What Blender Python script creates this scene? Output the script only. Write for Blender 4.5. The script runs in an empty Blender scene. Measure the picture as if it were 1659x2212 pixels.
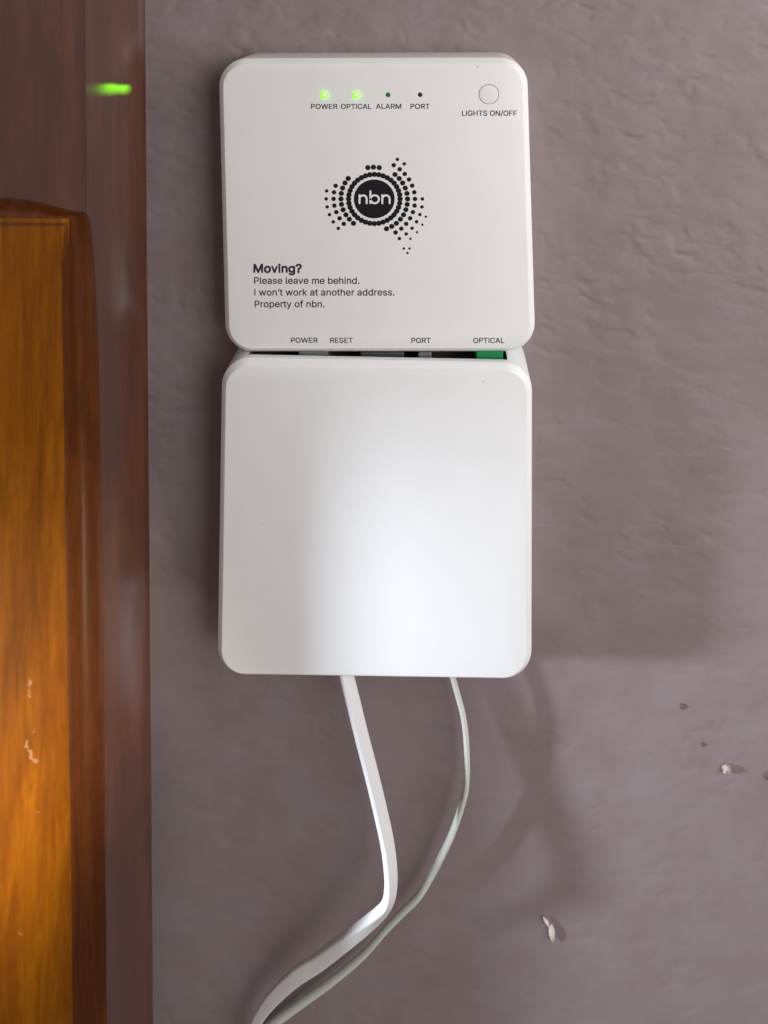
import bpy, bmesh, math, random
from mathutils import Vector, Matrix
from mathutils.geometry import delaunay_2d_cdt

random.seed(7)
S = bpy.context.scene
COL = S.collection

# ------------------------------------------------------------------ camera, world, lights, exposure
# Working unit: one "unit" U of the wall plane = 0.2 mm.  The camera looks square on at the wall from
# 0.3 m, its optical axis a little above the box, with a lens shift that frames the scene below it.
U = 0.0002
DIST = 1500.0                       # camera to wall, in units
AX, AY = 951.0, -50.0               # where the optical axis meets the wall, in units (x right, y down)

def W(x, y, d):
    """x right / y down measured from the optical axis, d out from the wall -> metres"""
    return Vector((x * U, -d * U, -y * U))

def P(px, py, d):
    """a measured point (same unit grid as the wall plane) at distance d out from the wall"""
    k = (DIST - d) / DIST
    return W((px - AX) * k, (py - AY) * k, d)

cd = bpy.data.cameras.new('camera')
cam = bpy.data.objects.new('camera', cd)
COL.objects.link(cam)
cam.location = W(0, 0, DIST)
cam.rotation_euler = (math.radians(90), 0, 0)
cd.sensor_width = 36.0
cd.sensor_fit = 'AUTO'
cd.lens = 36.0 * DIST / 2212.0
cd.shift_x = (829.5 - AX) / 2212.0
cd.shift_y = -(1106.0 - AY) / 2212.0
cd.clip_start = 0.01
cd.clip_end = 20.0
cd.dof.use_dof = True
cd.dof.focus_distance = (DIST - 100) * U
cd.dof.aperture_fstop = 2.8
S.camera = cam

world = bpy.data.worlds.new('World')
S.world = world
world.use_nodes = True
bg = world.node_tree.nodes['Background']
bg.inputs[0].default_value = (1.0, 0.84, 0.80, 1)
bg.inputs[1].default_value = 0.175

def aim(o, target):
    o.rotation_euler = (target - o.location).to_track_quat('-Z', 'Y').to_euler()

def spot(name, loc, target, energy, color, radius, cone_deg, blend):
    l = bpy.data.lights.new(name, 'SPOT')
    l.energy = energy; l.color = color; l.shadow_soft_size = radius
    l.spot_size = math.radians(cone_deg); l.spot_blend = blend
    o = bpy.data.objects.new(name, l); COL.objects.link(o)
    o.location = loc; aim(o, target)
    return o

def area(name, loc, target, energy, color, sx, sy):
    l = bpy.data.lights.new(name, 'AREA')
    l.shape = 'RECTANGLE'; l.size = sx; l.size_y = sy
    l.energy = energy; l.color = color
    o = bpy.data.objects.new(name, l); COL.objects.link(o)
    o.location = loc; aim(o, target)
    return o

# grazing cool daylight from the left, soft room light from above right, a beam on the cupboard door
spot('window_light', W(-2862, 816, 965), W(1020, 2070, 0), 35.0, (0.80, 0.89, 1.0), 0.024, 39, 1.0)
area('room_light', W(2700, -450, 2700), W(100, 500, 0), 7.4, (1.0, 0.98, 0.97), 0.7, 0.6)
spot('door_light', W(100, 1700, 700), W(-800, 1400, 340), 3.6, (1.0, 0.82, 0.55), 0.035, 46, 1.0)

S.view_settings.view_transform = 'Standard'
S.view_settings.look = 'None'
S.view_settings.exposure = 0.0
S.view_settings.gamma = 1.0
S.view_settings.use_curve_mapping = False

# ------------------------------------------------------------------ helpers
def link_mesh(name, bm, mat, parent=None, smooth=True, angle=30):
    me = bpy.data.meshes.new(name)
    bmesh.ops.recalc_face_normals(bm, faces=bm.faces)
    bm.to_mesh(me); bm.free()
    if smooth:
        for p in me.polygons: p.use_smooth = True
        me.set_sharp_from_angle(angle=math.radians(angle))
    me.materials.append(mat)
    o = bpy.data.objects.new(name, me)
    COL.objects.link(o)
    if parent is not None: o.parent = parent
    return o

def empty(name, label, cat, loc=(0, 0, 0)):
    o = bpy.data.objects.new(name, None)
    o.empty_display_size = 0.01
    COL.objects.link(o)
    o.location = loc
    o['label'] = label; o['category'] = cat
    return o

def tag(o, label, cat, group=None):
    o['label'] = label; o['category'] = cat
    if group: o['group'] = group

def adopt(child, parent):
    """parent a mesh that was built in world coordinates"""
    child.parent = parent
    child.matrix_parent_inverse = Matrix.LocRotScale(parent.location, parent.rotation_euler, None).inverted()

def mat(name, color, rough=0.5, spec=0.5, coat=0.0, coat_rough=0.1):
    m = bpy.data.materials.new(name); m.use_nodes = True
    b = m.node_tree.nodes['Principled BSDF']
    b.inputs['Base Color'].default_value = (*color, 1)
    b.inputs['Roughness'].default_value = rough
    b.inputs['Specular IOR Level'].default_value = spec
    b.inputs['Coat Weight'].default_value = coat
    b.inputs['Coat Roughness'].default_value = coat_rough
    if coat > 0.5: b.inputs['Coat IOR'].default_value = 2.35
    return m

def N(m, t, **kw):
    n = m.node_tree.nodes.new(t)
    for k, v in kw.items(): setattr(n, k, v)
    return n

def L(m, a, b): m.node_tree.links.new(a, b)

def noise(m, vec, scale, detail=4, rough=0.55, dist=0.0):
    n = N(m, 'ShaderNodeTexNoise')
    n.inputs['Scale'].default_value = scale; n.inputs['Detail'].default_value = detail
    n.inputs['Roughness'].default_value = rough; n.inputs['Distortion'].default_value = dist
    L(m, vec, n.inputs['Vector'])
    return n

def mapping(m, scale=(1, 1, 1), rot=(0, 0, 0), loc=(0, 0, 0)):
    tc = N(m, 'ShaderNodeTexCoord'); mp = N(m, 'ShaderNodeMapping')
    mp.inputs['Scale'].default_value = scale; mp.inputs['Rotation'].default_value = rot
    mp.inputs['Location'].default_value = loc
    L(m, tc.outputs['Object'], mp.inputs['Vector'])
    return mp.outputs['Vector']

def ramp(m, fac, stops):
    r = N(m, 'ShaderNodeValToRGB'); e = r.color_ramp.elements
    while len(e) < len(stops): e.new(0.5)
    for i, (p, c) in enumerate(stops):
        e[i].position = p; e[i].color = (*c, 1)
    L(m, fac, r.inputs['Fac'])
    return r.outputs['Color']

def math_node(m, op, a, b=None, clamp=False):
    n = N(m, 'ShaderNodeMath', operation=op); n.use_clamp = clamp
    for i, v in enumerate((a, b)):
        if v is None: continue
        if isinstance(v, (int, float)): n.inputs[i].default_value = v
        else: L(m, v, n.inputs[i])
    return n.outputs[0]

def bump(m, height, strength, distance, normal=None):
    n = N(m, 'ShaderNodeBump')
    if isinstance(strength, (int, float)): n.inputs['Strength'].default_value = strength
    else: L(m, strength, n.inputs['Strength'])
    n.inputs['Distance'].default_value = distance
    L(m, height, n.inputs['Height'])
    if normal is not None: L(m, normal, n.inputs['Normal'])
    return n.outputs['Normal']

# ------------------------------------------------------------------ materials
def plastic(name, color, rough):
    m = mat(name, color, rough, 0.4)
    b = m.node_tree.nodes['Principled BSDF']
    v = mapping(m)
    big = noise(m, v, 60, 3)
    c = ramp(m, big.outputs['Fac'], [(0.3, tuple(x * 0.975 for x in color)), (0.7, color)])
    L(m, c, b.inputs['Base Color'])
    fine = noise(m, v, 5200, 2)
    L(m, bump(m, fine.outputs['Fac'], 0.12, 0.0001), b.inputs['Normal'])
    r = ramp(m, noise(m, v, 150, 4).outputs['Fac'], [(0.3, (rough - 0.04,) * 3), (0.7, (rough + 0.06,) * 3)])
    L(m, r, b.inputs['Roughness'])
    return m

M_BOX = plastic('box_plastic', (0.80, 0.80, 0.795), 0.42)
M_COVER = plastic('cover_plastic', (0.80, 0.81, 0.815), 0.40)
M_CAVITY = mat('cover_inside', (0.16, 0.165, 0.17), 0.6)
M_INK = mat('grey_ink', (0.022, 0.023, 0.034), 0.6, 0.3)
M_BLACK = mat('black_ink', (0.008, 0.006, 0.010), 0.5, 0.3)
M_FAINT = mat('faint_scuff', (0.64, 0.63, 0.60), 0.5)
M_GAP = mat('button_gap', (0.05, 0.045, 0.045), 0.7)
M_LOGOWHITE = mat('logo_letters', (0.78, 0.78, 0.79), 0.5)
M_LEDOFF = mat('unlit_lens', (0.012, 0.030, 0.026), 0.25)
M_LEDDIM = mat('dark_green_lens', (0.010, 0.130, 0.008), 0.25)
M_GREEN = mat('green_connector', (0.006, 0.20, 0.055), 0.4)
M_PLUG = mat('plug_grey', (0.12, 0.132, 0.138), 0.45)
M_CLIP = mat('clip_grey', (0.13, 0.135, 0.14), 0.5)
M_CORD = mat('white_cord', (0.74, 0.73, 0.74), 0.38)
M_FIBRE = mat('ivory_cord', (0.60, 0.62, 0.585), 0.42)
M_FLAKE = mat('paint_flake', (0.62, 0.58, 0.50), 0.7)
M_PINKFLAKE = mat('plaster_crumb', (0.40, 0.31, 0.275), 0.8)
M_SPECK = mat('dirt', (0.10, 0.085, 0.080), 0.9)
M_WORN = mat('worn_varnish', (0.29, 0.135, 0.055), 0.7)

def glow(name, color, strength):
    m = bpy.data.materials.new(name); m.use_nodes = True
    b = m.node_tree.nodes['Principled BSDF']
    b.inputs['Base Color'].default_value = (0.1, 0.4, 0.05, 1)
    b.inputs['Emission Color'].default_value = (*color, 1)
    b.inputs['Emission Strength'].default_value = strength
    return m
M_LIT = glow('lit_green_lens', (0.07, 1.0, 0.0), 4.0)
M_LITCORE = glow('lit_lens_core', (0.9, 1.0, 0.40), 4.0)

# wall paint: mauve grey on roughly rolled plaster
M_WALL = mat('wall_paint', (0.22, 0.19, 0.19), 0.62, 0.3)
b = M_WALL.node_tree.nodes['Principled BSDF']
v1 = mapping(M_WALL, (1.0, 1.0, 1.55), (0, math.radians(-22), 0))
v2 = mapping(M_WALL, (1, 1, 1.2), (0, math.radians(20), 0), (3.1, 0, 1.7))
v3 = mapping(M_WALL)
h1 = noise(M_WALL, v1, 95, 1.2, 0.45, 0.35)
h2 = noise(M_WALL, v2, 30, 1.5, 0.5, 0.3)
h3 = noise(M_WALL, v3, 320, 2, 0.5)
stroke = ramp(M_WALL, h1.outputs['Fac'], [(0.30, (0, 0, 0)), (0.50, (0.7, 0.7, 0.7)), (0.75, (1, 1, 1))])
patch = ramp(M_WALL, noise(M_WALL, v2, 24, 2, 0.6, 0.5).outputs['Fac'], [(0.40, (0.25,) * 3), (0.62, (1.0,) * 3)])
hh = math_node(M_WALL, 'ADD', math_node(M_WALL, 'MULTIPLY', math_node(M_WALL, 'MULTIPLY', stroke, patch), 0.60), math_node(M_WALL, 'MULTIPLY', h2.outputs['Fac'], 0.8))
hh = math_node(M_WALL, 'ADD', hh, math_node(M_WALL, 'MULTIPLY', h3.outputs['Fac'], 0.035))
# the roller texture is stronger higher on the wall, the plaster is smoother lower down
sep = N(M_WALL, 'ShaderNodeSeparateXYZ'); tcw = N(M_WALL, 'ShaderNodeTexCoord'); L(M_WALL, tcw.outputs['Object'], sep.inputs[0])
mr = N(M_WALL, 'ShaderNodeMapRange'); mr.inputs['From Min'].default_value = -0.36; mr.inputs['From Max'].default_value = -0.14
mr.inputs['To Min'].default_value = 0.14; mr.inputs['To Max'].default_value = 0.54
L(M_WALL, sep.outputs['Z'], mr.inputs['Value'])
L(M_WALL, bump(M_WALL, hh, mr.outputs[0], 0.0022), b.inputs['Normal'])
tint = noise(M_WALL, v3, 38, 4, 0.6)
L(M_WALL, ramp(M_WALL, tint.outputs['Fac'], [(0.32, (0.218, 0.170, 0.169)), (0.55, (0.238, 0.191, 0.194)), (0.75, (0.248, 0.204, 0.213))]), b.inputs['Base Color'])

def wood(name, dark, mid, light, coat, rough_coat, specks=False):
    m = mat(name, mid, 0.55, 0.08, coat, rough_coat)
    b = m.node_tree.nodes['Principled BSDF']
    v = mapping(m, (1, 1, 0.085))
    g1 = noise(m, v, 260, 5, 0.62, 0.8)
    v2 = mapping(m, (1, 1, 0.13), loc=(0.3, 0, 0.1))
    g2 = noise(m, v2, 48, 3, 0.5, 1.4)
    v4 = mapping(m, (1, 1, 0.3))
    g3 = noise(m, v4, 700, 2, 0.5)
    f = math_node(m, 'ADD', math_node(m, 'MULTIPLY', g1.outputs['Fac'], 0.45), math_node(m, 'MULTIPLY', g2.outputs['Fac'], 0.45))
    f = math_node(m, 'ADD', f, math_node(m, 'MULTIPLY', g3.outputs['Fac'], 0.10))
    c = ramp(m, f, [(0.38, dark), (0.52, mid), (0.64, light)])
    if specks:
        vs = mapping(m, (1, 1, 0.45), loc=(0.02, 0, 0.013))
        sp = noise(m, vs, 130, 3, 0.6, 0.6)
        k = ramp(m, sp.outputs['Fac'], [(0.735, (0, 0, 0)), (0.755, (1, 1, 1))])
        mx = N(m, 'ShaderNodeMix', data_type='RGBA')
        L(m, k, mx.inputs[0]); L(m, c, mx.inputs[6]); mx.inputs[7].default_value = (0.80, 0.42, 0.20, 1)
        c = mx.outputs[2]
    L(m, c, b.inputs['Base Color'])
    n = bump(m, f, 0.25, 0.0008)
    L(m, n, b.inputs['Normal'])
    wv = noise(m, mapping(m, (1, 1, 0.5)), 45, 2, 0.5)
    L(m, bump(m, wv.outputs['Fac'], 0.012, 0.002), b.inputs['Coat Normal'])
    return m
M_PANELWOOD = wood('honey_varnished_wood', (0.100, 0.0275, 0.0002), (0.165, 0.049, 0.0002), (0.240, 0.080, 0.0004), 0.04, 0.3, True)
M_STILEWOOD = wood('red_brown_varnished_wood', (0.040, 0.0092, 0.0036), (0.064, 0.0162, 0.0064), (0.094, 0.027, 0.010), 1.0, 0.17)

M_MOULD = wood('dark_varnished_moulding', (0.045, 0.0105, 0.0018), (0.075, 0.0190, 0.0022), (0.110, 0.031, 0.003), 0.22, 0.32)
# ------------------------------------------------------------------ wall
bm = bmesh.new()
vs = [bm.verts.new(W(x, y, 0)) for x, y in ((-3500, -2500), (3500, -2500), (3500, 5000), (-3500, 5000))]
bm.faces.new(vs)
wall = link_mesh('wall', bm, M_WALL, smooth=False)
wall['kind'] = 'structure'

# ------------------------------------------------------------------ rounded square housings
def outline(quad, r, d, seg=12):
    """rounded four-cornered outline; quad TL,TR,BR,BL measured at distance d -> list of (x,y) on axes"""
    k = (DIST - d) / DIST
    q = [Vector(((x - AX) * k, (y - AY) * k)) for x, y in quad]
    out = []
    for i in range(4):
        c, p, n = q[i], q[i - 1], q[(i + 1) % 4]
        a = (p - c).normalized(); e = (n - c).normalized()
        half = math.acos(max(-1, min(1, a.dot(e)))) / 2
        t = r / math.tan(half)
        s, f = c + a * t, c + e * t
        for j in range(seg + 1):
            u = j / seg
            # near-circular corner from a rational quadratic
            w = math.sin(half)
            b0, b1, b2 = (1 - u) ** 2, 2 * u * (1 - u) * w, u * u
            out.append((s * b0 + c * b1 + f * b2) / (b0 + b1 + b2))
    return out

def inset(pts, amt):
    n = len(pts); out = []
    for i in range(n):
        a, b, c = pts[i - 1], pts[i], pts[(i + 1) % n]
        t = (c - a).normalized()
        nrm = Vector((-t.y, t.x))          # outline runs clockwise on a y-down grid: this points inwards
        out.append(b + nrm * amt)
    return out

def ring_solid(rings):
    """rings: list of (pts, d) from back to front, capped both ends"""
    bm = bmesh.new(); rows = []
    for pts, d in rings:
        rows.append([bm.verts.new(W(p.x, p.y, d)) for p in pts])
    n = len(rows[0])
    for a, b in zip(rows, rows[1:]):
        for i in range(n):
            bm.faces.new((a[i], a[(i + 1) % n], b[(i + 1) % n], b[i]))
    bm.faces.new(list(reversed(rows[0]))); bm.faces.new(rows[-1])
    return bm

def housing_rings(pts, front, back=0.0):
    return [(pts, back), (pts, front - 11), (inset(pts, 0.35), front - 10.1), (inset(pts, 1.1), front - 9.3),
            (inset(pts, 10.2), front - 1.0), (inset(pts, 11.2), front - 0.35), (inset(pts, 12.6), front)]

FRONT = 105.0
box = empty('network_box', 'upper white square box with printed captions, two lit green lights and a dotted logo', 'network box', P(812, 440, 0))
up = outline([(471.8, 126), (1138.2, 123.6), (1156.9, 758.5), (487.9, 759)], 57, FRONT - 10)
housing = link_mesh('housing', ring_solid(housing_rings(up, FRONT)), M_BOX)
adopt(housing, box)

# printed matter sits a hair above the face
def disc_bm(bm, px, py, r, d, seg=24, ky=1.0):
    vs = []
    for i in range(seg):
        a = 2 * math.pi * i / seg
        vs.append(bm.verts.new(P(px + r * math.cos(a), py + r * ky * math.sin(a), d)))
    bm.faces.new(vs)

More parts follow.
